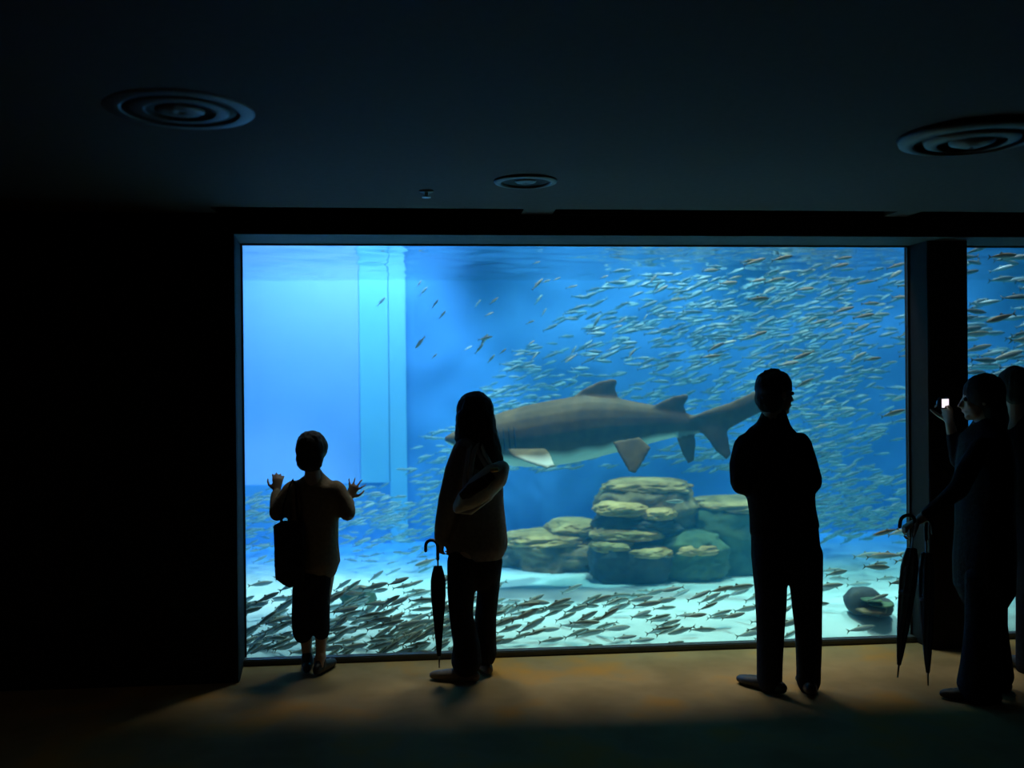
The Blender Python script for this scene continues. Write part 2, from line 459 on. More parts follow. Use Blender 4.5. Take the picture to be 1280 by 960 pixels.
# rear wall: pale panel left of the pilaster, deep-blue rockwork right of it, lower plinth under the panel
def x_rear(px, y=TY1):
    q0, q1 = -6.0, 9.0
    for _ in range(50):
        mid = (q0 + q1) / 2
        if P((mid, y, 1.6))[0] < px: q0 = mid
        else: q1 = mid
    return q0
XP0, XP1, XP2 = x_rear(450), x_rear(487), x_rear(508)
struct(obox('wall_tank_rear_left', M['pool_blue'], TX0, XP0, TY1, TY1 + .2, .70, 3.4))
struct(obox('wall_tank_plinth', M['deep_blue'], TX0, XP1, TY1 - .02, TY1 + .2, -.3, .70))
struct(obox('trim_tank_pilaster', M['pool_cyan'], XP0, XP1 - .008, TY1 - .03, TY1 + .2, .70, 3.4, bev=.004))
struct(obox('trim_tank_return', M['pool_cyan'], XP1, XP2, TY1 - .06, TY1 + .2, .0, 3.4, bev=.01))
bm = bmesh.new()
nx, nz_ = 90, 36
g = [[bm.verts.new((XP2 + (TX1 - XP2) * i / nx, TY1 + .045 * noise.fractal(Vector((i * .21, 3.1, j * .21)), 1.0, 2.0, 4) - .02, -.3 + 3.7 * j / nz_)) for i in range(nx + 1)] for j in range(nz_ + 1)]
for j in range(nz_):
    for i in range(nx):
        bm.faces.new((g[j][i], g[j][i + 1], g[j + 1][i + 1], g[j + 1][i]))
r = bmesh.ops.extrude_face_region(bm, geom=list(bm.faces))
bmesh.ops.translate(bm, verts=[v for v in r['geom'] if isinstance(v, bmesh.types.BMVert)], vec=(0, .35, 0))
struct(bm_obj('wall_tank_rear_right', bm, M['deep_blue'], None, True))

# sand bed
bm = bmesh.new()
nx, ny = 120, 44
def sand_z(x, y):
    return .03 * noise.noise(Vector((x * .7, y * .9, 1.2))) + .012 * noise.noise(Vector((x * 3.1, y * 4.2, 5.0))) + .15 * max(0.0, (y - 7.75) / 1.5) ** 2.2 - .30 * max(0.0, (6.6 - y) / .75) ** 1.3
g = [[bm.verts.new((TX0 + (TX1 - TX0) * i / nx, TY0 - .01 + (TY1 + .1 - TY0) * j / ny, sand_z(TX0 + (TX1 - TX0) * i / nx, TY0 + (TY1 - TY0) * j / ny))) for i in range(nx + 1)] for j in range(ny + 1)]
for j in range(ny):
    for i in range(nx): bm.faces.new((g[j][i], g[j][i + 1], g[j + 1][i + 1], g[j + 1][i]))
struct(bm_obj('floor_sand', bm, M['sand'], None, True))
struct(obox('floor_tank', M['deep_blue'], TX0, TX1, GY + .12, TY1 + .2, -.6, -.42))
struct(obox('wall_tank_front', M['reveal'], TX0, TX1, GY + .001, GY + .06, -.6, 0.0))

# water: the body of it, and its rippled surface
wb = obox('water', M['water'], TX0 + .01, TX1 - .01, GY + .065, TY1 - .15, -.41, WZ - .025)
tag(wb, 'clear blue water filling the big aquarium tank', 'water', kind='stuff')
bm = bmesh.new()
nx, ny = 150, 60
g = [[bm.verts.new((TX0 + (TX1 - TX0) * i / nx, GY + .12 + (TY1 + .1 - GY - .12) * j / ny,
      WZ + .014 * noise.noise(Vector((i * .33, j * .30, .5))) + .006 * noise.noise(Vector((i * .9, j * .8, 2.5))))) for i in range(nx + 1)] for j in range(ny + 1)]
for j in range(ny):
    for i in range(nx): bm.faces.new((g[j][i], g[j][i + 1], g[j + 1][i + 1], g[j + 1][i]))
ws = bm_obj('water_surface', bm, M['surface'], None, True)
tag(ws, 'rippling water surface seen from below at the top of the tank', 'water', kind='stuff')

# lamps hung over the tank
tag_l = ['over the left of the main window', 'over the right of the main window', 'over the second window', 'aimed at the pale rear panel', 'over the rock outcrop', 'over the shoal at right', 'throwing a narrow beam at the upper left']
for k, (x, y, z, ax, ay, az, wt, ang, col, rad) in enumerate(TANK_LAMPS):
    t = empty('tank_lamp', (x, y, z + .05), 'hanging flood lamp ' + tag_l[k], 'lamp', 'flood lamps over the tank')
    bm = bmesh.new(); add_lathe(bm, [(.46, .02), (.47, .02), (.36, .22), (.08, .30), (.002, .30), (.002, .29), (.07, .29), (.35, .21)], (x, y, z), 24)
    bm_obj('shade', bm, M['black'], t, True)
    bm = bmesh.new(); add_tube(bm, [(x, y, z + .30), (x, y, z + 1.2)], [.012, .012], 8); bm_obj('cord', bm, M['black'], t, True)
    ld = bpy.data.lights.new('spot', 'SPOT'); ld.energy = wt; ld.spot_size = math.radians(ang); ld.spot_blend = .5; ld.color = col; ld.shadow_soft_size = rad
    lo = bpy.data.objects.new('bulb', ld); C.objects.link(lo); lo.parent = t
    lo.location = (0, 0, -.05 - .03)
    lo.rotation_euler = (Vector((ax, ay, az)) - Vector((x, y, z))).to_track_quat('-Z', 'Y').to_euler()

# dim warm fill light, added out of view at left to lift the dark room
rl = bpy.data.lights.new('room_fill', 'AREA'); rl.energy = ROOM_FILL_W; rl.size = .6; rl.color = (1.0, .82, .62)
ro = bpy.data.objects.new('room_fill_light', rl); C.objects.link(ro); ro.location = (-3.4, 1.8, 2.55)
tag(ro, 'added dim warm fill light, unseen, off to the left of the viewer', 'lamp')

# ------------------------------------------------------------------ rocks
def boulder(c, sx, sy, sz, seed, sub=4, p=3.2, amp=.12, strata=0.0):
    """rounded block with rough faces; half sizes sx, sy, sz"""
    bm = bmesh.new()
    bmesh.ops.create_icosphere(bm, subdivisions=sub, radius=1.0)
    for v in bm.verts:
        n = v.co.normalized()
        k = (abs(n.x) ** p + abs(n.y) ** p + abs(n.z) ** p) ** (-1 / p)
        q = n * k
        f = 1 + amp * noise.fractal(q * 1.6 + Vector((seed, seed * 2, seed * 3)), 1.0, 2.0, 4) - amp * .9 * max(0, .35 - abs(noise.noise(Vector((q.x * sx, q.y * sy, q.z * sz * 2.2)) * 9 + Vector((seed, 0, 0))))) + amp * .35 * noise.fractal(q * 5 + Vector((seed, 1, 2)), 1.0, 2.0, 3)
        if strata: f += strata * math.sin(q.z * sz * 30 + 2.2 * noise.noise(Vector((q.x * 1.5 + seed, q.y * 1.5, 0))))
        v.co = Vector((q.x * sx * f, q.y * sy * f, q.z * sz * (1 + amp * .5 * noise.noise(q * 2 + Vector((seed, 0, 0)))))) + Vector(c)
    return bm

base = W(800, 722, 8.15); base.z = 0
rk = empty('rock_outcrop', base, 'large layered olive brown rock outcrop below the shark', 'rock')
def rpart(name, m, px0, px1, py0, py1, d, dep, seed, p=3.2, amp=.12, strata=0.0):
    a = W(px0, py1, d); b = W(px1, py0, d)
    c = (a + b) / 2
    return bm_obj(name, boulder(c, (b - a).length and abs((b - a).dot(RIGHT)) / 2, dep / 2, abs(b.z - a.z) / 2, seed, 5, p, amp * 1.25, strata), m, rk, True)
rpart('boulder', M['rock'], 745, 868, 600, 668, 8.45, .80, 1.3, 2.8, .10, .02)
rpart('ledge', M['rock_cap'], 752, 862, 597, 622, 8.43, .66, 7.3, 2.6, .12)
rpart('ledge', M['rock_cap'], 742, 810, 626, 645, 8.12, .40, 2.2, 2.6, .14)
rpart('ledge', M['rock_cap'], 800, 846, 634, 650, 8.08, .32, 4.2, 2.6, .14)
rpart('boulder', M['rock_dark'], 742, 850, 640, 672, 8.25, .60, 9.1, 3, .12, .02)
rpart('ledge', M['rock_cap'], 738, 830, 656, 676, 8.10, .46, 5.2, 2.6, .12)
rpart('boulder', M['rock_dark'], 738, 832, 676, 728, 8.10, .62, 3.7, 4.5, .07, .015)
rpart('ledge', M['rock_cap'], 738, 790, 674, 690, 7.98, .36, 6.6, 2.6, .14)
rpart('ledge', M['rock_cap'], 778, 842, 682, 698, 7.96, .36, 16.6, 2.6, .14)
rpart('boulder', M['algae'], 820, 905, 660, 726, 8.22, .66, 12.7, 3.6, .12, .02)
rpart('ledge', M['rock_cap'], 832, 900, 676, 694, 8.06, .40, 19.6, 2.6, .14)
rpart('boulder', M['algae'], 858, 978, 626, 722, 8.50, .80, 22.4, 4.2, .08, .015)
rpart('ledge', M['rock_cap'], 866, 984, 620, 640, 8.50, .74, 27.4, 2.8, .10)
rpart('boulder', M['rock'], 640, 752, 660, 722, 8.62, .80, 31.4, 3.0, .12, .02)
rpart('ledge', M['rock_cap'], 682, 750, 648, 670, 8.60, .60, 35.4, 2.6, .14)
rpart('ledge', M['rock_cap'], 628, 744, 662, 684, 8.52, .60, 37.4, 2.6, .14)
rpart('boulder', M['rock'], 596, 690, 668, 716, 8.78, .70, 41.4, 2.8, .12, .02)

def small_rock(px0, px1, py0, py1, d, label, parts):
    a = W(px0, py1, d); b = W(px1, py0, d); c = (a + b) / 2
    t = empty('small_rock', (c.x, c.y, 0), label, 'rock')
    for nm, m, fx0, fx1, fz0, fz1, off, seed, p in parts:
        hw = abs((b - a).dot(RIGHT)); hh = max(b.z - 0, .08)
        cc = Vector((c.x, c.y, 0)) + RIGHT * (hw * ((fx0 + fx1) / 2 - .5)) + UP * (hh * (fz0 + fz1) / 2) + FWD * off
        bm_obj(nm, boulder(cc, hw * (fx1 - fx0) / 2, hw * .36, hh * (fz1 - fz0) / 2, seed, 3, p, .16), m, t, True)
    return t
small_rock(1058, 1115, 734, 766, 6.76, 'small dark striped rock alone on the sand at right', [
    ('stone', M['rock_dark'], .0, .78, -.1, .98, .02, 2.2, 2.6), ('stone', M['rock_dark'], .35, 1.0, -.1, .62, .0, 4.2, 3.0),
    ('ledge', M['rock'], .10, .74, .16, .36, -.10, 6.1, 2.4), ('ledge', M['algae'], .34, .90, .40, .56, -.08, 8.1, 2.4), ('ledge', M['algae'], .20, .62, .60, .74, -.08, 9.1, 2.4)])
small_rock(425, 470, 731, 768, 7.15, 'small grey green rock on the sand beside the child', [
    ('stone', M['algae'], .0, 1.0, -.1, .95, 0, 12.2, 2.8), ('ledge', M['rock'], .1, .8, .55, .98, -.02, 14.2, 2.6)])

# ------------------------------------------------------------------ the shark
def build_shark():
    D = 7.55
    # stations along the spine: px, top, bottom, half width / half height
    st = [(556, 546, 552, 1.3), (566, 540, 558, 1.25), (582, 533, 567, 1.1), (604, 524, 576, .98), (630, 514, 582, .90), (660, 506, 584, .86), (695, 499, 582, .82),
          (730, 494, 576, .78), (765, 496, 567, .74), (795, 502, 560, .70), (822, 507, 552, .68), (846, 513, 546, .66), (868, 519, 543, .62),
          (888, 520, 540, .50), (905, 515, 536, .36)]
    bm = bmesh.new(); rings = []; seg = 20
    secs = []
    for i, (px, t, b, wr) in enumerate(st):
        yaw = .10 * math.sin((px - 556) / 400 * math.pi * 1.2)
        a = W(px, t, D + yaw); q = W(px, b, D + yaw); c = (a + q) / 2; h = (a.z - q.z) / 2
        secs.append((c, h, wr))
        rings.append([c + FWD * (math.sin(2 * math.pi * k / seg) * h * wr) + UP * (math.cos(2 * math.pi * k / seg) * h) for k in range(seg)])
    # finer rings by linear interpolation keep it smooth
    add_rings(bm, rings)
    def fin(pts, th, off=0.0, nrm=FWD):
        """plate of an outline given in px, thick at its middle"""
        w = [W(x, y, D + off + dy) for x, y, dy in pts]
        n = len(w); cen = sum(w, Vector()) / n
        va = [bm.verts.new(p + nrm * th) for p in w]; vb = [bm.verts.new(p - nrm * th) for p in w]
        ca = bm.verts.new(cen + nrm * (th * 1.5)); cb = bm.verts.new(cen - nrm * (th * 1.5))
        for i in range(n):
            j = (i + 1) % n
            bm.faces.new((va[i], va[j], ca)); bm.faces.new((vb[j], vb[i], cb)); bm.faces.new((va[j], va[i], vb[i], vb[j]))
    fin([(712, 500, 0), (728, 487, 0), (748, 477, 0), (766, 473, 0), (772, 476, 0), (769, 486, 0), (774, 500, 0), (770, 512, 0), (730, 514, 0)], .014, .08)
    fin([(812, 510, 0), (826, 502, 0), (842, 495, 0), (858, 492, 0), (862, 496, 0), (855, 506, 0), (858, 518, 0), (840, 526, 0), (818, 522, 0)], .013, .02)
    # tail: long upper lobe, short lower lobe
    fin([(862, 522, -.02), (885, 512, -.03), (915, 502, -.06), (945, 488, -.10), (970, 477, -.14), (980, 476, -.16), (976, 490, -.15), (958, 512, -.12), (930, 526, -.09), (905, 540, -.05), (872, 541, -.02)], .014)
    fin([(880, 524, -.03), (908, 522, -.05), (910, 545, -.06), (914, 568, -.08), (908, 575, -.09), (894, 563, -.07), (884, 548, -.05), (874, 538, -.03)], .013)
    # pelvic and anal fins
    fin([(765, 552, -.10), (800, 546, -.10), (814, 560, -.14), (806, 574, -.17), (795, 592, -.22), (786, 590, -.22), (778, 576, -.17)], .013)
    fin([(775, 552, .22), (803, 546, .22), (806, 570, .30), (795, 584, .33), (785, 576, .28)], .013)
    fin([(843, 538, .0), (866, 536, .0), (870, 552, .0), (868, 576, .0), (860, 580, .0), (852, 566, .0)], .012)
    # pectoral fins reaching out sideways and down
    fin([(634, 562, -.16), (684, 562, -.16), (690, 572, -.30), (694, 582, -.46), (684, 585, -.50), (660, 578, -.38), (640, 570, -.24)], .012, 0, UP)
    fin([(634, 566, .22), (684, 566, .22), (694, 574, .40), (698, 582, .56), (688, 584, .58), (660, 580, .46), (640, 574, .32)], .012, 0, UP)
    me = remeshed(bm, .0125, 3)
    # countershading as the animal's own colour
    at = me.attributes.new('belly', 'FLOAT', 'POINT')
    xs = [s[0].dot(RIGHT) for s in secs]
    vals = []
    for v in me.vertices:
        x = v.co.dot(RIGHT)
        i = min(max(np.searchsorted(xs, x), 1), len(xs) - 1)
        f = min(max((x - xs[i - 1]) / (xs[i] - xs[i - 1]), 0), 1)
        cz = secs[i - 1][0].z * (1 - f) + secs[i][0].z * f; h = secs[i - 1][1] * (1 - f) + secs[i][1] * f
        r = (v.co.z - cz) / h + .12 * noise.noise(v.co * 5)
        b = min(max((-.52 - r) / .22, 0), 1)
        lat = abs((v.co - secs[i][0]).dot(FWD))
        hw_ = h * secs[i][2]
        if (lat / hw_) ** 2 + r * r > 1.35:                       # fins: dark, the pectorals paler below
            b = 0.0 if x > secs[7][0].dot(RIGHT) else b * .6
        if x > secs[11][0].dot(RIGHT): b *= .3
        vals.append(b)
    at.data.foreach_set('value', vals)
    c0 = W(730, 540, D)
    t = empty('shark', c0, 'big brown sand tiger shark with pale belly gliding left above the rocks', 'shark')
    link_mesh('body', me, M['shark'], t)
    for s in (-1, 1):
        bm = bmesh.new(); bmesh.ops.create_icosphere(bm, subdivisions=2, radius=.014, matrix=Matrix.Translation(W(588, 543, D) + FWD * (s * .115)))
        bm_obj('eye', bm, M['eye'], t, True)
        for k in range(5):
            px = 616 + k * 6.5
            bm = bmesh.new()
            zt = [(536 - k, .93), (546 - k, 1.0), (558 - k, .97), (564 - k, .90)]
            hh = secs[4][1] * secs[4][2]
            add_tube(bm, [W(px + j, y, D + .04) + FWD * (s * hh * (.955 + .006 * k) * f) for j, (y, f) in enumerate(zt)], [.003, .007, .007, .003], 6)
            bm_obj('gill_slit', bm, M['black'], t, True)
    bm = bmesh.new()
    add_tube(bm, [W(592, 566, D) - FWD * .13, W(578, 562, D) - FWD * .10, W(568, 557, D), W(578, 562, D) + FWD * .10, W(592, 566, D) + FWD * .13], [.006, .008, .009, .008, .006], 6)
    bm_obj('mouth', bm, M['black'], t, True)
    return t
build_shark()

# ------------------------------------------------------------------ sardines
def fish_geometry(L, seg, stations):
    """verts, faces, material index; nose at +x, length L, back up"""
    V, F, K = [], [], []
    prof = {0: .02, 1: .085, 2: .11, 3: .105, 4: .06, 5: .022}
    n = len(stations)
    for x, h, w in stations:
        for k in range(seg):
            a = 2 * math.pi * k / seg + math.pi / seg
            V.append(((.5 - x) * L, math.sin(a) * w * L, math.cos(a) * h * L))
    for i in range(n - 1):
        for k in range(seg):
            a, b = i * seg + k, i * seg + (k + 1) % seg
            F.append((a, b, b + seg, a + seg))
            am = 2 * math.pi * (k + .5) / seg + math.pi / seg
            K.append(0 if math.cos(am) > .45 else 1)
    F.append(tuple(range(seg))[::-1]); K.append(1)
    F.append(tuple(range((n - 1) * seg, n * seg))); K.append(1)
    def plate(pts, th=.004):
        b = len(V); m = len(pts)
        for s in (1, -1):
            for x, z in pts: V.append((x * L, s * th * L, z * L))
        F.append(tuple(range(b, b + m))); K.append(0)
        F.append(tuple(range(b + m, b + 2 * m))[::-1]); K.append(0)
        for i in range(m):
            j = (i + 1) % m
            F.append((b + j, b + i, b + m + i, b + m + j)); K.append(0)
    plate([(-.36, .0), (-.5, .10), (-.44, 0.0), (-.5, -.10)])
    plate([(.04, .095), (-.04, .15), (-.10, .085)])
    return V, F, K
HI = [(.0, .012, .010), (.08, .052, .036), (.22, .088, .052), (.42, .10, .056), (.62, .078, .042), (.80, .036, .020), (.87, .022, .010)]
LO = [(.0, .012, .010), (.15, .075, .048), (.42, .10, .056), (.70, .058, .032), (.87, .022, .010)]

def fish_mesh(name, geo, mats):
    V, F, K = geo
    me = bpy.data.meshes.new(name); me.from_pydata(V, [], F); me.update()
    for m in mats: me.materials.append(m)
    me.polygons.foreach_set('material_index', K)
    for p in me.polygons: p.use_smooth = True
    return me
SARD = fish_mesh('sardine', fish_geometry(1.0, 8, HI), (M['fish_back'], M['fish_side']))
SILVER = fish_mesh('silver_fish', fish_geometry(1.0, 8, HI), (M['shoal_back'], M['fish_pale']))
BROWN = fish_mesh('brown_fish', fish_geometry(1.0, 8, HI), (M['fish_brown'], M['fish_side']))

rf = random.Random(21)
placed = []
def fish(px, py, d, L, yaw, pitch, name, me, label, cat, group, roll=0.0):
    p = W(px, py, d)
    if p.z < sand_z(p.x, p.y) + .06 or p.y < GY + .16 or p.z > WZ - .06 or p.y > TY1 - .16: return False
    for q, l in placed:
        if (q - p).length < .55 * (l + L) * .62: return False
    placed.append((p, L))
    o = bpy.data.objects.new(name, me); C.objects.link(o)
    o.location = p
    o.rotation_euler = Euler((roll, -pitch, yaw), 'XYZ')
    o.scale = (L, L * rf.uniform(.9, 1.1), L * rf.uniform(.9, 1.15))
    tag(o, label, cat, group)
    return True

def in_shark(px, py, d): return 540 < px < 990 and 462 < py < 602 and d < 8.2
def off_shoal(px, py): return 300 < py < 570 and px < 770 - (py - 330) * 1.1
def in_rock(px, py, d):
    if (1040 < px < 1132 and py > 722 and 6.4 < d < 7.1) or (405 < px < 490 and py > 722 and 6.8 < d < 7.5): return True
    return 590 < px < 990 and py > 588 and 7.55 < d < 9.2
def yaw_dir(): return -YAW + (0 if rf.random() < .85 else math.pi) + rf.uniform(-.45, .45)

def scatter(n, sample, L, pitch, **kw):
    c = 0; tries = 0
    while c < n and tries < n * 60:
        tries += 1
        px, py, d = sample()
        if in_shark(px, py, d) or in_rock(px, py, d): continue
        flip = rf.random() < .12
        yaw = -YAW + (math.pi if flip else 0) + rf.uniform(-.4, .4)
        pt = rf.uniform(*pitch) * (-1 if flip else 1)
        if fish(px, py, d, rf.uniform(*L), yaw, pt, roll=rf.uniform(-.35, .35), **kw): c += 1
    return c

def low_left():
    px = rf.uniform(308, 560); py = 816 - 66 * abs(rf.gauss(0, .45)); return px, py, rf.uniform(5.98, 7.0)
def low_mid():
    px = rf.uniform(600, 1010); py = rf.triangular(730, 818, 785); return px, py, rf.uniform(6.0, 7.3)
def low_right():
    px = rf.uniform(1015, 1135); py = rf.triangular(690, 790, 712); return px, py, rf.uniform(6.2, 7.4)
def brown_right():
    px = rf.uniform(1060, 1145); py = rf.uniform(662, 708); return px, py, rf.uniform(6.3, 7.2)
def up_right():
    px = rf.uniform(840, 1140); py = rf.triangular(308, 640, 330); return px, py, rf.uniform(6.6, 8.2)
def up_mid():
    px = rf.triangular(420, 860, 700); py = rf.uniform(312, 450); return px, py, rf.uniform(6.9, 8.4)
def second():
    px = rf.uniform(1205, 1290); py = rf.uniform(310, 800); return px, py, rf.uniform(6.3, 7.6)
scatter(84, low_left, (.15, .20), (.0, .65), name='sardine', me=SARD, label='dark backed sardine in the dense shoal low behind the child and woman', cat='fish', group='sardines low at the left of the window')
scatter(78, low_mid, (.15, .21), (.0, .5), name='sardine', me=SARD, label='dark backed sardine skimming the pale sand between the woman and the man', cat='fish', group='sardines over the sand in the middle')
scatter(18, low_right, (.15, .20), (-.1, .3), name='sardine', me=SARD, label='sardine over the pale sand around the small striped rock', cat='fish', group='sardines over the sand at right')
scatter(6, brown_right, (.17, .23), (.0, .3), name='brown_fish', me=BROWN, label='brownish fish at the right edge of the window above the striped rock', cat='fish', group='brown fish at the right edge')
scatter(62, up_right, (.12, .17), (-.05, .5), name='sardine', me=SARD, label='silvery sardine in the shoal high at the right of the main window', cat='fish', group='sardines high at the right')
scatter(40, up_mid, (.06, .12), (.2, 1.0), name='sardine', me=SILVER, label='tiny silver fish scattered below the water surface above the shark', cat='fish', group='small fish below the surface')
scatter(18, second, (.20, .28), (-.05, .35), name='sardine', me=SARD, label='large silvery sardine seen through the second window at right', cat='fish', group='sardines behind the second window')

# the rest of the shoal, too many to count
geo = fish_geometry(1.0, 6, LO)
gv = np.array(geo[0]); AV = []; AF = []; AK = []
def stuff_fish(px, py, d, L, yaw, pitch, roll, slot=0):
    p = W(px, py, d)
    if p.z < sand_z(p.x, p.y) + .05 or p.z > WZ - .05 or p.y > TY1 - .14 or p.y < GY + .16: return
    R = np.array(Euler((roll, -pitch, yaw), 'XYZ').to_matrix())
    b = len(AV) * len(gv)
    AV.append((gv * L) @ R.T + np.array(p))
    AF.extend([tuple(i + b for i in f) for f in geo[1]]); AK.extend([q + slot for q in geo[2]])
def many(n, sample, L, pitch, slot=0):
    for _ in range(n):
        px, py, d = sample()
        if in_shark(px, py, d) or in_rock(px, py, d) or (slot == 0 and off_shoal(px, py)): continue
        flip = rf.random() < .15
        stuff_fish(px, py, d, rf.uniform(*L), -YAW + (math.pi if flip else 0) + rf.uniform(-.5, .5), rf.uniform(*pitch) * (-1 if flip else 1), rf.uniform(-.4, .4), slot)
def far_right():
    px = rf.triangular(560, 1150, 1000); py = rf.uniform(320, 660); return px, py, rf.uniform(7.8, 9.1)
def far_mid():
    px = rf.triangular(500, 760, 640); py = rf.triangular(420, 680, 600); return px, py, rf.uniform(8.0, 9.1)
def far_left():
    px = rf.uniform(300, 540); py = rf.triangular(600, 720, 640); return px, py, rf.uniform(7.9, 9.0)
def low_all():
    px = rf.uniform(305, 620); py = 818 - 58 * abs(rf.gauss(0, .5)); return px, py, rf.uniform(6.0, 7.0)
def low_all_mid():
    px = rf.uniform(600, 1000); py = rf.triangular(735, 818, 800); return px, py, rf.uniform(6.0, 7.2)
def second_far():
    px = rf.uniform(1205, 1300); py = rf.uniform(308, 800); return px, py, rf.uniform(6.8, 8.8)
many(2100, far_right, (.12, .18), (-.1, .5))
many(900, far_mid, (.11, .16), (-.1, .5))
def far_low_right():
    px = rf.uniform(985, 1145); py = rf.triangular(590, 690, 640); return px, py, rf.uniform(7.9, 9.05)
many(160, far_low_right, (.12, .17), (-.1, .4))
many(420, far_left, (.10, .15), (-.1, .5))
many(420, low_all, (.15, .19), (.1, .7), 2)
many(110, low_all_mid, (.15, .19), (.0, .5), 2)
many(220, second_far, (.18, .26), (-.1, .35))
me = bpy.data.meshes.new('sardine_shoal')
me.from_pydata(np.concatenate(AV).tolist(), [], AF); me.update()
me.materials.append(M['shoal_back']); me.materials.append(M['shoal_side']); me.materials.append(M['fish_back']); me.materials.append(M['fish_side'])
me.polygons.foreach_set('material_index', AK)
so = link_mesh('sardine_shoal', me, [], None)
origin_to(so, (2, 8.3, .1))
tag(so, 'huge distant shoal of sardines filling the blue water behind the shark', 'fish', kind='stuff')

# ================================================================== PEOPLE
def head(bm, c, f, k=1.0):
    """skull, jaw, nose, ears, lips; c at eye height, f the way the face looks"""
    f = f.normalized(); s = f.cross(UP).normalized(); u = s.cross(f).normalized()
    E = lambda off, r: add_ellipsoid(bm, c + (s * off[0] + f * off[1] + u * off[2]) * k, s * (r[0] * k), f * (r[1] * k), u * (r[2] * k), 3)
    E((0, -.012, .028), (.074, .094, .088))
    E((0, .028, -.040), (.057, .058, .072))
    E((0, .056, -.092), (.026, .026, .024))
    E((0, .066, .020), (.052, .022, .014))
    for q in (-1, 1):
        E((q * .074, -.008, -.006), (.008, .018, .030))
        E((q * .036, .056, -.030), (.020, .022, .018))
    add_tube(bm, [c + (f * .080 + u * .010) * k, c + (f * .096 - u * .018) * k, c + (f * .106 - u * .036) * k, c + (f * .086 - u * .044) * k], [.010 * k, .011 * k, .014 * k, .010 * k], 8)
    add_tube(bm, [c + (f * .082 - u * .066 - s * .022) * k, c + (f * .091 - u * .064) * k, c + (f * .082 - u * .066 + s * .022) * k], [.006 * k, .009 * k, .006 * k], 8)

def hand(bm, w, d, n, k=1.0, curl=.35, spread=.12, thumb=1):
    """palm, four unequal bent fingers and a thumb; d along the fingers, n out of the palm"""
    d = d.normalized(); n = (n - d * n.dot(d)).normalized(); s = d.cross(n).normalized() * thumb
    K = w + d * (.088 * k)
    add_tube(bm, [w - d * .02, w + d * (.02 * k), w + d * (.055 * k), K], [(.026 * k, .020 * k), (.031 * k, .017 * k), (.038 * k, .016 * k), (.036 * k, .013 * k)], 12, ref=n)
    for i, (o, ln) in enumerate(((.030, .070), (.010, .080), (-.011, .074), (-.031, .058))):
        q = w + d * ((.080 - .004 * abs(i - 1)) * k) + s * (o * k)
        dr = (d + s * (spread * (1.2 - i * .8))).normalized()
        pts = [q - dr * .012, q]; a = 0
        for j, fr in enumerate((.45, .31, .24)):
            a += curl * (.8 + .2 * j)
            pts.append(pts[-1] + (dr * math.cos(a) + n * math.sin(a)) * (ln * fr * k))
        add_tube(bm, pts, [.0095 * k, .0098 * k, .009 * k, .0082 * k, .007 * k], 8, ref=n)
    q = w + d * (.022 * k) + s * (.026 * k)
    t1 = q + (d * .55 + s * .75 + n * .25).normalized() * (.040 * k)
    t2 = t1 + (d * .85 + s * .35 + n * (.2 + curl * .6)).normalized() * (.032 * k)
    t3 = t2 + (d * .95 + s * .1 + n * (.2 + curl)).normalized() * (.024 * k)
    add_tube(bm, [q, t1, t2, t3], [.014 * k, .0115 * k, .010 * k, .008 * k], 8, ref=n)

def foot(bm, ankle, dr, k=1.0, r=.034):
    """bare foot inside the shoe"""
    dr = dr.normalized(); g = Vector((ankle.x, ankle.y, .03))
    add_tube(bm, [ankle, g - dr * .03 + UP * .02, g + dr * .06, g + dr * (.15 * k)], [r, (.032, .03), (.036, .024), (.03, .014)], 10)

def shoe(name, root, ankle, dr, m, k=1.0, heel=0.0):
    dr = dr.normalized(); g = Vector((ankle.x, ankle.y, 0))
    bm = bmesh.new()
    add_tube(bm, [g - dr * (.065 * k) + UP * .036, g + UP * .042, g + dr * (.07 * k) + UP * .036, g + dr * (.14 * k) + UP * .030, g + dr * (.185 * k) + UP * .026],
             [(.030 * k, .034), (.037 * k, .040), (.042 * k, .034), (.044 * k, .028), (.030 * k, .022)], 12, ref=UP)
    add_tube(bm, [g - dr * .015 + UP * .04, Vector((ankle.x, ankle.y, max(ankle.z, .10)))], [.042 * k, .040 * k], 12)
    me = remeshed(bm, .009, 2)
    for v in me.vertices: v.co.z = max(v.co.z, .004)
    return link_mesh(name, me, m, root)

def eyes(root, c, f, k=1.0):
    f = f.normalized(); s = f.cross(UP).normalized()
    for q in (-1, 1):
        bm = bmesh.new(); bmesh.ops.create_icosphere(bm, subdivisions=2, radius=.0115 * k, matrix=Matrix.Translation(c + (f * .080 + s * (q * .032)) * k))
        bm_obj('eye', bm, M['eye'], root, True)

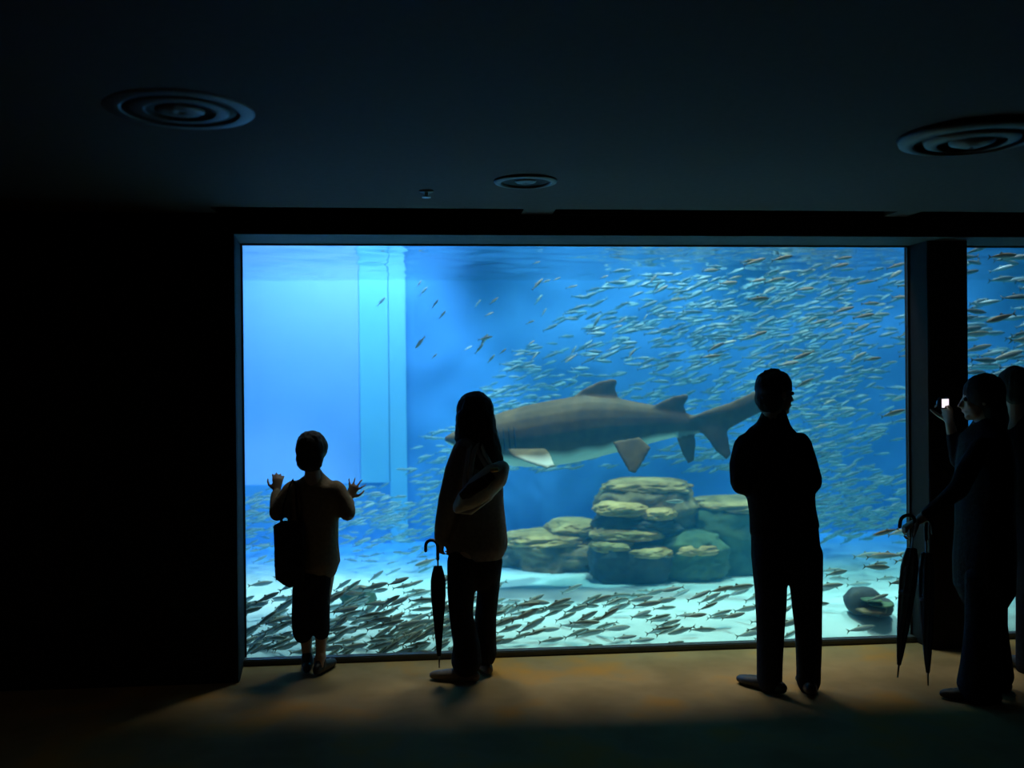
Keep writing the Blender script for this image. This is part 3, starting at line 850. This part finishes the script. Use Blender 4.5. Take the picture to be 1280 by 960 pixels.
def body(root, J, k=1.0):
    """one continuous figure from the joints J"""
    bm = bmesh.new()
    f = J['face']; head(bm, J['head'], f, k)
    nb = J['neck']; hd = J['head'] - f.normalized() * (.022 * k) - UP * (.06 * k)
    add_tube(bm, [hd, (hd + nb) / 2, nb, nb - UP * .06], [.054 * k, .056 * k, .066 * k, .078 * k], 12)
    sl, sr = J['shoulder_l'], J['shoulder_r']; hl, hr = J['hip_l'], J['hip_r']
    sm = (sl + sr) / 2; hm = (hl + hr) / 2; axis = (sr - sl).normalized()
    sw = (sr - sl).length / 2; hw = (hr - hl).length / 2 + .05 * k
    ref = axis.cross(UP)
    add_tube(bm, [hm - UP * .05, hm + UP * .05, hm.lerp(sm, .45), hm.lerp(sm, .75), sm - UP * .03], [(hw * .9, .08 * k), (hw, .085 * k), (hw * .86, .075 * k), (sw * .86, .085 * k), (sw * .72, .065 * k)], 18, ref=ref)
    for a in 'lr':
        s, e, w = J['shoulder_' + a], J['elbow_' + a], J['wrist_' + a]
        add_tube(bm, [s.lerp(sm, .25), s, s.lerp(e, .4), e], [.050 * k, .050 * k, .044 * k, .034 * k], 12)
        add_tube(bm, [e, e.lerp(w, .3), w], [.035 * k, .037 * k, .024 * k], 12)
        hd_, n_, cu, sp_, th = J['hand_' + a]
        hand(bm, w, hd_, n_, k, cu, sp_, th)
        h, kn, an = J['hip_' + a], J['knee_' + a], J['ankle_' + a]
        add_tube(bm, [h, h.lerp(kn, .4), kn], [.070 * k, .062 * k, .046 * k], 14)
        add_tube(bm, [kn, kn.lerp(an, .3), an], [.048 * k, .050 * k, .032 * k], 14)
        foot(bm, an, J['toe_' + a], k)
    me = remeshed(bm, .0065, 2)
    o = link_mesh('body', me, M['skin'], root)
    eyes(root, J['head'], f, k)
    return o

def garment(name, root, m, tubes, voxel=.011, smooth=3, fold=.004, freq=7, stretch=(1, 1, .6), seed=0.0, label=None):
    bm = bmesh.new()
    for t in tubes:
        pts, rad = t[0], t[1]; ref = t[2] if len(t) > 2 else FWD
        add_tube(bm, pts, rad, 18, ref=ref, round_ends=True)
    me = remeshed(bm, voxel, smooth)
    if fold: wrinkle(me, fold, freq, stretch, seed)
    o = link_mesh(name, me, m, root)
    if label: o['label'] = label
    return o

def hair(root, parts, amp=.004, label=None, seed=0.0, name='hair'):
    bm = bmesh.new()
    for pr in parts:
        if pr[0] == 'e': add_ellipsoid(bm, *pr[1:], 3)
        else: add_tube(bm, pr[1], pr[2], 14, ref=pr[3] if len(pr) > 3 else FWD)
    me = remeshed(bm, .009, 2)
    wrinkle(me, amp, 34, (1, 1, .2), seed); wrinkle(me, amp * .8, 75, (1, 1, .35), seed + 3)
    o = link_mesh(name, me, M['hair'], root)
    if label: o['label'] = label
    return o

def cap(c, f, r, back=.016, up=.026):
    """skull cap of hair"""
    f = f.normalized(); s = f.cross(UP).normalized(); u = UP
    return ('e', c - f * back + u * up, s * r[0], f * r[1], u * r[2])

def ring_px(y, x0, x1, dep, D, dd=0.0):
    """a horizontal cloth section: centre and (half width, half depth)"""
    a = W(x0, y, D + dd); b = W(x1, y, D + dd)
    return (a + b) / 2, ((b - a).length / 2, dep)

def sections(rows, D):
    pts, rad = [], []
    for r in rows:
        c_, q = ring_px(r[0], r[1], r[2], r[3], D, r[4] if len(r) > 4 else 0.0)
        pts.append(c_); rad.append(q)
    return pts, rad, FWD

def umbrella(name, top, tip, hook_dir, label, m, r=.030, hook=True, group=None):
    """closed umbrella: crook handle, shaft, pleated canopy, tie band, ferrule"""
    ax = (top - tip).normalized(); L_ = (top - tip).length
    t = empty(name, tip, label, 'umbrella', group)
    u, v = frame_dirs(ax, FWD)
    bm = bmesh.new(); add_tube(bm, [tip + ax * .05, tip + ax * (L_ - .04)], [.005, .005], 8); bm_obj('shaft', bm, M['steel'], t, True)
    bm = bmesh.new(); add_tube(bm, [tip, tip + ax * .07], [.004, .006], 8); bm_obj('ferrule', bm, M['steel'], t, True)
    bm = bmesh.new(); rings = []; n = 32
    z0, z1 = .06, L_ * .80
    for i in range(13):
        f = i / 12
        rr = r * (.22 + .78 * min(1, f * 1.5) ** .8) * (1 if f < .86 else 1 - (f - .86) * 3.2)
        rings.append([tip + ax * (z0 + (z1 - z0) * f) + (u * math.cos(2 * math.pi * k / n + f * .9) + v * math.sin(2 * math.pi * k / n + f * .9)) * (rr * (1 + .22 * math.sin(8 * 2 * math.pi * k / n))) for k in range(n)])
    add_rings(bm, rings); bm_obj('canopy', bm, m, t, True)
    bm = bmesh.new(); bc = tip + ax * (z0 + (z1 - z0) * .62)
    add_tube(bm, [bc - ax * .012, bc + ax * .012], [r * 1.12, r * 1.12], 16, round_ends=False); bm_obj('tie_band', bm, m, t, True)
    bm = bmesh.new()
    h = hook_dir.normalized(); b0 = top - ax * .10
    pts = [b0, top - ax * .03]
    R_ = .034
    cc = top - ax * .03 + h * R_
    for k in range(1, 8):
        a = math.pi * k / 7
        pts.append(cc - h * (R_ * math.cos(a)) + ax * (R_ * math.sin(a)))
    pts.append(pts[-1] - ax * .025)
    add_tube(bm, pts if hook else [b0, top], [.0095] * (len(pts) if hook else 2), 10, ref=h.cross(ax)); bm_obj('handle', bm, M['leather'], t, True)
    return t

# ------------------------------------------------------------------ the child at the glass
D = 5.50
def p(px, py, dd=0.0, D_=None): return W(px, py, (D_ or D) + dd)
base = W(391, 838, D); base.z = 0
ch = empty('person', base, 'short haired child in cropped trousers with both hands raised to the glass', 'person')
hc = p(391, 567); face = (FWD * 1.0 + RIGHT * .22)
J = dict(head=hc, face=face, neck=p(392, 600, -.02), shoulder_l=p(366, 612, -.01), shoulder_r=p(420, 612, -.01),
         elbow_l=p(347, 641, -.03), wrist_l=p(346, 614, .10), elbow_r=p(434, 641, -.03), wrist_r=p(436, 622, .10),
         hand_l=(UP * 1.0 + FWD * .35, FWD - RIGHT * .2 + UP * -.3, .35, .15, 1), hand_r=(UP * 1.0 + FWD * .25 + RIGHT * .5, FWD, .12, .5, -1),
         hip_l=p(384, 705), hip_r=p(408, 705), knee_l=p(381, 765, .03), knee_r=p(402, 765, .02), ankle_l=p(384, 822, .01), ankle_r=p(401, 820, -.03),
         toe_l=FWD - RIGHT * .15, toe_r=FWD + RIGHT * .3)
body(ch, J, .82)
hair(ch, [cap(hc, face, (.090, .098, .098), .016, .036), cap(hc, face, (.080, .064, .082), .040, -.026)], .007, 'short black hair')
garment('shirt', ch, M['cream'], [
    sections([(593, 382, 404, .058, -.01), (599, 374, 412, .070), (607, 362, 424, .085), (622, 360, 425, .095), (650, 360, 424, .10), (680, 362, 423, .105), (705, 366, 426, .112)], D),
    ([J['shoulder_l'], J['shoulder_l'].lerp(J['elbow_l'], .5), J['elbow_l']], [.055, .056, .050]), ([J['elbow_l'], J['elbow_l'].lerp(J['wrist_l'], .85)], [.050, .036]),
    ([J['shoulder_r'], J['shoulder_r'].lerp(J['elbow_r'], .5), J['elbow_r']], [.055, .056, .050]), ([J['elbow_r'], J['elbow_r'].lerp(J['wrist_r'], .7)], [.050, .036])], seed=1.0)
garment('cropped_trousers', ch, M['cloth_black'], [
    sections([(694, 369, 420, .095), (715, 367, 416, .095), (726, 366, 412, .09)], D),
    sections([(705, 367, 393, .085), (740, 365, 393, .075), (770, 364, 392, .07), (791, 365, 392, .066)], D + .01),
    sections([(705, 390, 419, .085), (740, 390, 413, .075), (770, 391, 412, .068), (792, 393, 412, .062)], D)], seed=2.0)
shoe('shoe', ch, J['ankle_l'], J['toe_l'], M['leather'], .82)
shoe('shoe', ch, J['ankle_r'], J['toe_r'], M['leather'], .82)

# the tote bag on the child's left side
tb = W(358, 735, D - .12)
t = empty('tote_bag', tb, 'dark tote bag hanging from the shoulder of the child', 'bag')
bm = bmesh.new()
o_ = [(341, 657), (352, 652), (378, 652), (380, 700), (378, 730), (362, 736), (353, 732), (343, 724)]
fr = [W(x, y, D - .155 + (.02 if i in (0, 1, 2) else -.012)) for i, (x, y) in enumerate(o_)]; bk = [q + FWD * (.05 if i in (0, 1, 2) else .075) for i, q in enumerate(fr)]
va = [bm.verts.new(q) for q in fr]; vb = [bm.verts.new(q) for q in bk]
bm.faces.new(va); bm.faces.new(vb[::-1])
for i in range(8): bm.faces.new((va[(i + 1) % 8], va[i], vb[i], vb[(i + 1) % 8]))
me = remeshed(bm, .008, 3); wrinkle(me, .006, 9)
link_mesh('bag_body', me, M['cloth_black'], t)
for a, b, o1 in ((350, 372, -.165), (352, 374, -.115)):
    bm = bmesh.new()
    add_tube(bm, [W(a, 656, D + o1 + .03), W(355, 630, D - .11), W(362, 606, D - .065), W(366, 600.5, D - .02), W(370, 606, D - .085), W(b - 2, 630, D - .125), W(b, 656, D + o1 + .03)], [(.012, .003)] * 7, 8, ref=RIGHT)
    bm_obj('strap', bm, M['cloth_black'], t, True)

# ------------------------------------------------------------------ the woman with the pale bag
D = 5.38
base = W(585, 838, D); base.z = 0
wo = empty('person', base, 'long haired woman in a taupe jacket seen from behind holding a closed umbrella', 'person')
hc = p(592, 520, .02); face = (FWD * 1.0 - RIGHT * .75)
J = dict(head=hc, face=face, neck=p(594, 560, .0), shoulder_l=p(577, 574, -.10), shoulder_r=p(616, 574, .10),
         elbow_l=p(560, 634, -.10), wrist_l=p(553, 672, -.04), elbow_r=p(606, 634, .20), wrist_r=p(585, 620, .34),
         hand_l=(-UP * 1.0 - RIGHT * .15 + FWD * .2, RIGHT + FWD * .3, .8, .05, -1), hand_r=(-RIGHT + FWD * .3 + UP * .2, -UP, .7, .05, 1),
         hip_l=p(584, 690, -.07), hip_r=p(606, 690, .08), knee_l=p(580, 758, -.06), knee_r=p(610, 758, .06), ankle_l=p(580, 822, -.08), ankle_r=p(606, 815, .08),
         toe_l=-RIGHT * 1.0 + FWD * .25, toe_r=-RIGHT * .4 + FWD * 1.0)
body(wo, J, .92)
hair(wo, [cap(hc, face, (.104, .110, .106), .016, .034),
          ('t', [p(594, 520, -.03), p(595, 545, -.05), p(603, 565, -.06), p(611, 585, -.07), p(616, 598, -.075)], [(.112, .085), (.120, .085), (.112, .075), (.092, .055), (.055, .035)])], .006, 'long straight dark hair falling over the shoulders', 3.0)
garment('jacket', wo, M['taupe'], [
    sections([(553, 582, 606, .06), (562, 572, 622, .09), (590, 566, 629, .12), (625, 564, 630, .12), (655, 558, 633, .13), (678, 556, 635, .14), (686, 557, 634, .14)], D),
    ([p(582, 562, -.11), p(570, 590, -.13), p(561, 625, -.13), p(555, 655, -.10), p(553, 672, -.06)], [.070, .066, .060, .052, .046]),
    ([J['shoulder_r'], J['elbow_r'], J['wrist_r']], [.06, .055, .042])], seed=4.0)
garment('trousers', wo, M['cloth_black'], [
    sections([(676, 562, 630, .12), (700, 560, 628, .12), (714, 560, 626, .11)], D),
    sections([(700, 559, 600, .10, -.05), (740, 559, 594, .085, -.06), (770, 562, 592, .08, -.06), (805, 566, 600, .085, -.07), (828, 563, 602, .095, -.07)], D),
    sections([(700, 596, 629, .10, .05), (740, 596, 624, .085, .06), (770, 593, 621, .08, .07), (800, 592, 621, .085, .08), (818, 592, 622, .09, .08)], D)], seed=5.0)
shoe('shoe', wo, J['ankle_l'], J['toe_l'], M['shoe_tan'], .98)
shoe('shoe', wo, J['ankle_r'], J['toe_r'], M['shoe_tan'], .94)

# pale bag slung behind her arm
bg = W(600, 612, D - .24)
t = empty('shoulder_bag', bg, 'pale cloth shoulder bag slung at the back of the long haired woman', 'bag')
bm = bmesh.new()
add_tube(bm, [p(574, 634, -.235), p(585, 625, -.245), p(603, 609, -.255), p(620, 594, -.245), p(627, 586, -.225)], [(.040, .05), (.066, .068), (.078, .075), (.070, .07), (.045, .05)], 18)
me = remeshed(bm, .009, 3); wrinkle(me, .012, 11, seed=2)
link_mesh('bag_body', me, M['bag_pale'], t)
bm = bmesh.new(); add_tube(bm, [p(571, 639, -.24), p(588, 640, -.265), p(612, 622, -.27), p(631, 598, -.235)], [.012, .016, .016, .011], 10)
bm_obj('piping', bm, M['bag_pale'], t, True)
bm = bmesh.new(); add_tube(bm, [p(578, 622, -.30), p(590, 612, -.325), p(604, 604, -.33), p(616, 594, -.315)], [(.026, .006), (.034, .006), (.034, .006), (.024, .006)], 10)
bm_obj('flap', bm, M['leather'], t, True)
bm = bmesh.new(); add_tube(bm, [p(614, 588, -.318), p(622, 587, -.312)], [(.012, .006), (.012, .006)], 10); bm_obj('buckle', bm, M['gold'], t, True)
for q, m_ in ((0, 'bag_pale'), (7, 'bag_pale')):
    bm = bmesh.new()
    add_tube(bm, [p(580 + q, 622, -.285), p(581 + q, 595, -.225), p(586 + q, 562, -.195), p(594 + q, 552, -.115), p(598 + q, 566, -.165), p(612 + q, 590, -.285)], [(.011, .004)] * 6, 8)
    bm_obj('strap', bm, M[m_], t, True)
umbrella('umbrella', W(547, 676, D - .03), W(549, 834, D - .12), -RIGHT + FWD * .1, 'long closed black umbrella with hooked handle in the hand of the woman', M['cloth_black'], .034)

# ------------------------------------------------------------------ the man
D = 5.08
base = W(982, 862, D); base.z = 0
mn = empty('person', base, 'man in dark clothes with folded arms and head turned to the right', 'person')
hc = p(970, 492); face = (RIGHT * 1.0 + FWD * .45)
J = dict(head=hc, face=face, neck=p(966, 530, -.01), shoulder_l=p(932, 556, -.01), shoulder_r=p(1000, 554, .01),
         elbow_l=p(928, 604, -.02), wrist_l=p(955, 612, .20), elbow_r=p(1014, 602, -.01), wrist_r=p(990, 606, .22),
         hand_l=(RIGHT + FWD * .2, -FWD * .3 - UP, .5, .05, -1), hand_r=(-RIGHT + FWD * .2, -UP, .5, .05, 1),
         hip_l=p(966, 690), hip_r=p(1000, 690), knee_l=p(963, 768), knee_r=p(1008, 768), ankle_l=p(963, 842, .0), ankle_r=p(1011, 846, -.02),
         toe_l=-RIGHT * .75 + FWD * .9, toe_r=FWD + RIGHT * .1)
body(mn, J, 1.0)
hair(mn, [cap(hc, face, (.090, .100, .092), .018, .040), cap(hc, face, (.084, .064, .088), .046, -.022)], .007, 'short black hair', 6.0)
garment('jacket', mn, M['cloth_black'], [
    sections([(519, 951, 984, .068), (530, 946, 988, .078), (538, 936, 996, .09), (548, 924, 1006, .105), (575, 922, 1012, .125), (610, 932, 1018, .125), (640, 936, 1020, .125), (662, 937, 1025, .125)], D),
    ([J['shoulder_l'], p(927, 580), J['elbow_l']], [.062, .064, .062]), ([J['elbow_l'], J['elbow_l'].lerp(J['wrist_l'], .95)], [.062, .045]),
    ([J['shoulder_r'], p(1007, 578), J['elbow_r']], [.060, .062, .060]), ([J['elbow_r'], J['elbow_r'].lerp(J['wrist_r'], .95)], [.060, .045])], seed=7.0)
garment('trousers', mn, M['cloth_navy'], [
    sections([(650, 938, 1022, .115), (690, 939, 1026, .115), (704, 941, 1026, .11)], D),
    sections([(690, 939, 985, .105), (740, 944, 983, .088), (790, 946, 980, .08), (840, 946, 978, .078), (850, 946, 978, .078)], D),
    sections([(690, 984, 1028, .105), (740, 989, 1028, .088), (790, 994, 1027, .08), (840, 996, 1026, .078), (853, 996, 1026, .078)], D)], seed=8.0)
shoe('shoe', mn, J['ankle_l'], J['toe_l'], M['leather'], 1.05)
shoe('shoe', mn, J['ankle_r'], J['toe_r'], M['leather'], 1.05)

# ------------------------------------------------------------------ the visitor taking a picture
D = 4.98
base = W(1235, 872, D); base.z = 0
pa = empty('person', base, 'dark figure in profile at right holding up a small camera and two umbrellas', 'person')
hc = p(1226, 499); face = (-RIGHT * 1.0 + FWD * .35)
J = dict(head=hc, face=face, neck=p(1232, 538), shoulder_l=p(1226, 560, -.16), shoulder_r=p(1226, 560, .16),
         elbow_l=p(1198, 612, -.20), wrist_l=p(1149, 650, -.10), elbow_r=p(1198, 575, .18), wrist_r=p(1187, 528, .14),
         hand_l=(-RIGHT * .9 - UP * .45, -UP + RIGHT * .3 - FWD * .1, .75, .05, 1), hand_r=(UP * 1.0 - RIGHT * .2, -RIGHT - FWD * .4, .75, .05, -1),
         hip_l=p(1231, 690, -.09), hip_r=p(1236, 690, .09), knee_l=p(1228, 772, -.09), knee_r=p(1240, 772, .09), ankle_l=p(1228, 850, -.10), ankle_r=p(1244, 838, .10),
         toe_l=-RIGHT + FWD * .4, toe_r=-RIGHT * .6 + FWD)
body(pa, J, .96)
hair(pa, [cap(hc, face, (.094, .104, .100), .018, .036), ('t', [p(1236, 500), p(1241, 525), p(1243, 548)], [(.075, .095), (.072, .095), (.05, .075)])], .005, 'dark bobbed hair', 9.0)
garment('coat', pa, M['cloth_black'], [
    sections([(534, 1216, 1248, .11), (546, 1206, 1256, .19), (590, 1201, 1261, .215), (640, 1200, 1261, .20), (700, 1198, 1262, .215), (735, 1199, 1261, .215)], D),
    ([J['shoulder_l'], p(1209, 588, -.19), J['elbow_l']], [.056, .052, .048]), ([J['elbow_l'], J['elbow_l'].lerp(J['wrist_l'], .8)], [.048, .032]),
    ([J['shoulder_r'], J['elbow_r']], [.056, .046]), ([J['elbow_r'], J['elbow_r'].lerp(J['wrist_r'], .7)], [.046, .032])], seed=10.0)
garment('trousers', pa, M['cloth_navy'], [
    sections([(700, 1206, 1258, .15), (725, 1206, 1258, .15)], D),
    sections([(720, 1206, 1256, .08, -.09), (780, 1207, 1250, .078, -.09), (830, 1202, 1252, .09, -.10), (858, 1197, 1254, .10, -.10)], D),
    sections([(720, 1210, 1258, .08, .09), (780, 1216, 1258, .078, .09), (820, 1216, 1263, .09, .10), (846, 1216, 1266, .10, .10)], D)], seed=11.0)
shoe('shoe', pa, J['ankle_l'], J['toe_l'], M['leather'], .98)
shoe('shoe', pa, J['ankle_r'], J['toe_r'], M['leather'], .98)

umbrella('umbrella', W(1144, 645, D - .13), W(1122, 846, D - .15), RIGHT * -1 + FWD * .2, 'slate grey closed umbrella leaning left beneath the hand of the dark figure', M['umbrella_grey'], .036, group='two umbrellas held by the dark figure')
umbrella('umbrella', W(1157, 650, D - .10), W(1160, 856, D - .12), -FWD + RIGHT * .1, 'slate grey closed umbrella standing upright beside the leaning one', M['umbrella_grey'], .034, group='two umbrellas held by the dark figure')

# compact camera in the raised hand
cc = p(1180, 504, .12)
t = empty('compact_camera', cc, 'small compact camera with a lit screen held up at right', 'camera')
vd = (-RIGHT * .55 + FWD * .85).normalized(); sd = vd.cross(UP).normalized()
def obb(bm, c_, hx, hy, hz):
    q = bmesh.ops.create_cube(bm, size=2.0, matrix=Matrix(((sd.x * hx, vd.x * hy, 0, c_.x), (sd.y * hx, vd.y * hy, 0, c_.y), (0, 0, hz, c_.z), (0, 0, 0, 1))))
    bmesh.ops.bevel(bm, geom=list({e for v in q['verts'] for e in v.link_edges}), offset=.004 if hy > .005 else .0008, segments=2, affect='EDGES')
bm = bmesh.new(); obb(bm, cc, .046, .012, .029); bm_obj('camera_body', bm, M['black'], t)
bm = bmesh.new(); obb(bm, cc - vd * .0125 - sd * .008, .030, .0015, .023); bm_obj('screen', bm, M['screen'], t)
bm = bmesh.new(); add_tube(bm, [cc + vd * .010, cc + vd * .022, cc + vd * .034], [.022, .021, .018], 20, round_ends=False); bm_obj('lens', bm, M['steel'], t, True)
bm = bmesh.new(); add_tube(bm, [cc + sd * .026 + UP * .028, cc + sd * .026 + UP * .033], [.007, .007], 12, round_ends=False); bm_obj('shutter_button', bm, M['steel'], t, True)

# ------------------------------------------------------------------ the visitor at the edge of the picture
D = 5.38
base = W(1278, 855, D); base.z = 0
pb = empty('person', base, 'dark figure at the right edge standing behind the one with the camera', 'person')
hc = p(1267, 487); face = (FWD * 1.0 + RIGHT * .1)
J = dict(head=hc, face=face, neck=p(1270, 525), shoulder_l=p(1250, 548), shoulder_r=p(1308, 548),
         elbow_l=p(1262, 600, .02), wrist_l=p(1270, 640, .16), elbow_r=p(1318, 605), wrist_r=p(1316, 655, .08),
         hand_l=(-UP + FWD * .5, RIGHT, .4, .05, 1), hand_r=(-UP + FWD * .3, -RIGHT, .4, .05, -1),
         hip_l=p(1288, 680), hip_r=p(1312, 680), knee_l=p(1284, 758), knee_r=p(1314, 758), ankle_l=p(1286, 832), ankle_r=p(1315, 834),
         toe_l=FWD - RIGHT * .2, toe_r=FWD + RIGHT * .2)
body(pb, J, .98)
hair(pb, [cap(hc, face, (.088, .100, .100), .018, .036), cap(hc, face, (.076, .060, .075), .046, -.014)], .004, 'short dark hair', 12.0)
garment('coat', pb, M['cloth_black'], [
    sections([(520, 1260, 1284, .065), (534, 1250, 1306, .10), (570, 1256, 1318, .125), (620, 1260, 1320, .125), (690, 1267, 1326, .135)], D),
    ([J['shoulder_l'], J['elbow_l'], J['elbow_l'].lerp(J['wrist_l'], .9)], [.058, .052, .040]), ([J['shoulder_r'], J['elbow_r'], J['elbow_r'].lerp(J['wrist_r'], .9)], [.058, .052, .040])], seed=13.0)
garment('trousers', pb, M['cloth_black'], [
    sections([(675, 1270, 1318, .11), (700, 1271, 1318, .11)], D),
    sections([(690, 1271, 1297, .095), (758, 1272, 1296, .078), (838, 1272, 1298, .078)], D),
    sections([(690, 1295, 1322, .095), (758, 1300, 1325, .078), (838, 1302, 1328, .078)], D)], seed=14.0)
shoe('shoe', pb, J['ankle_l'], J['toe_l'], M['leather'], 1.0)
shoe('shoe', pb, J['ankle_r'], J['toe_r'], M['leather'], 1.0)
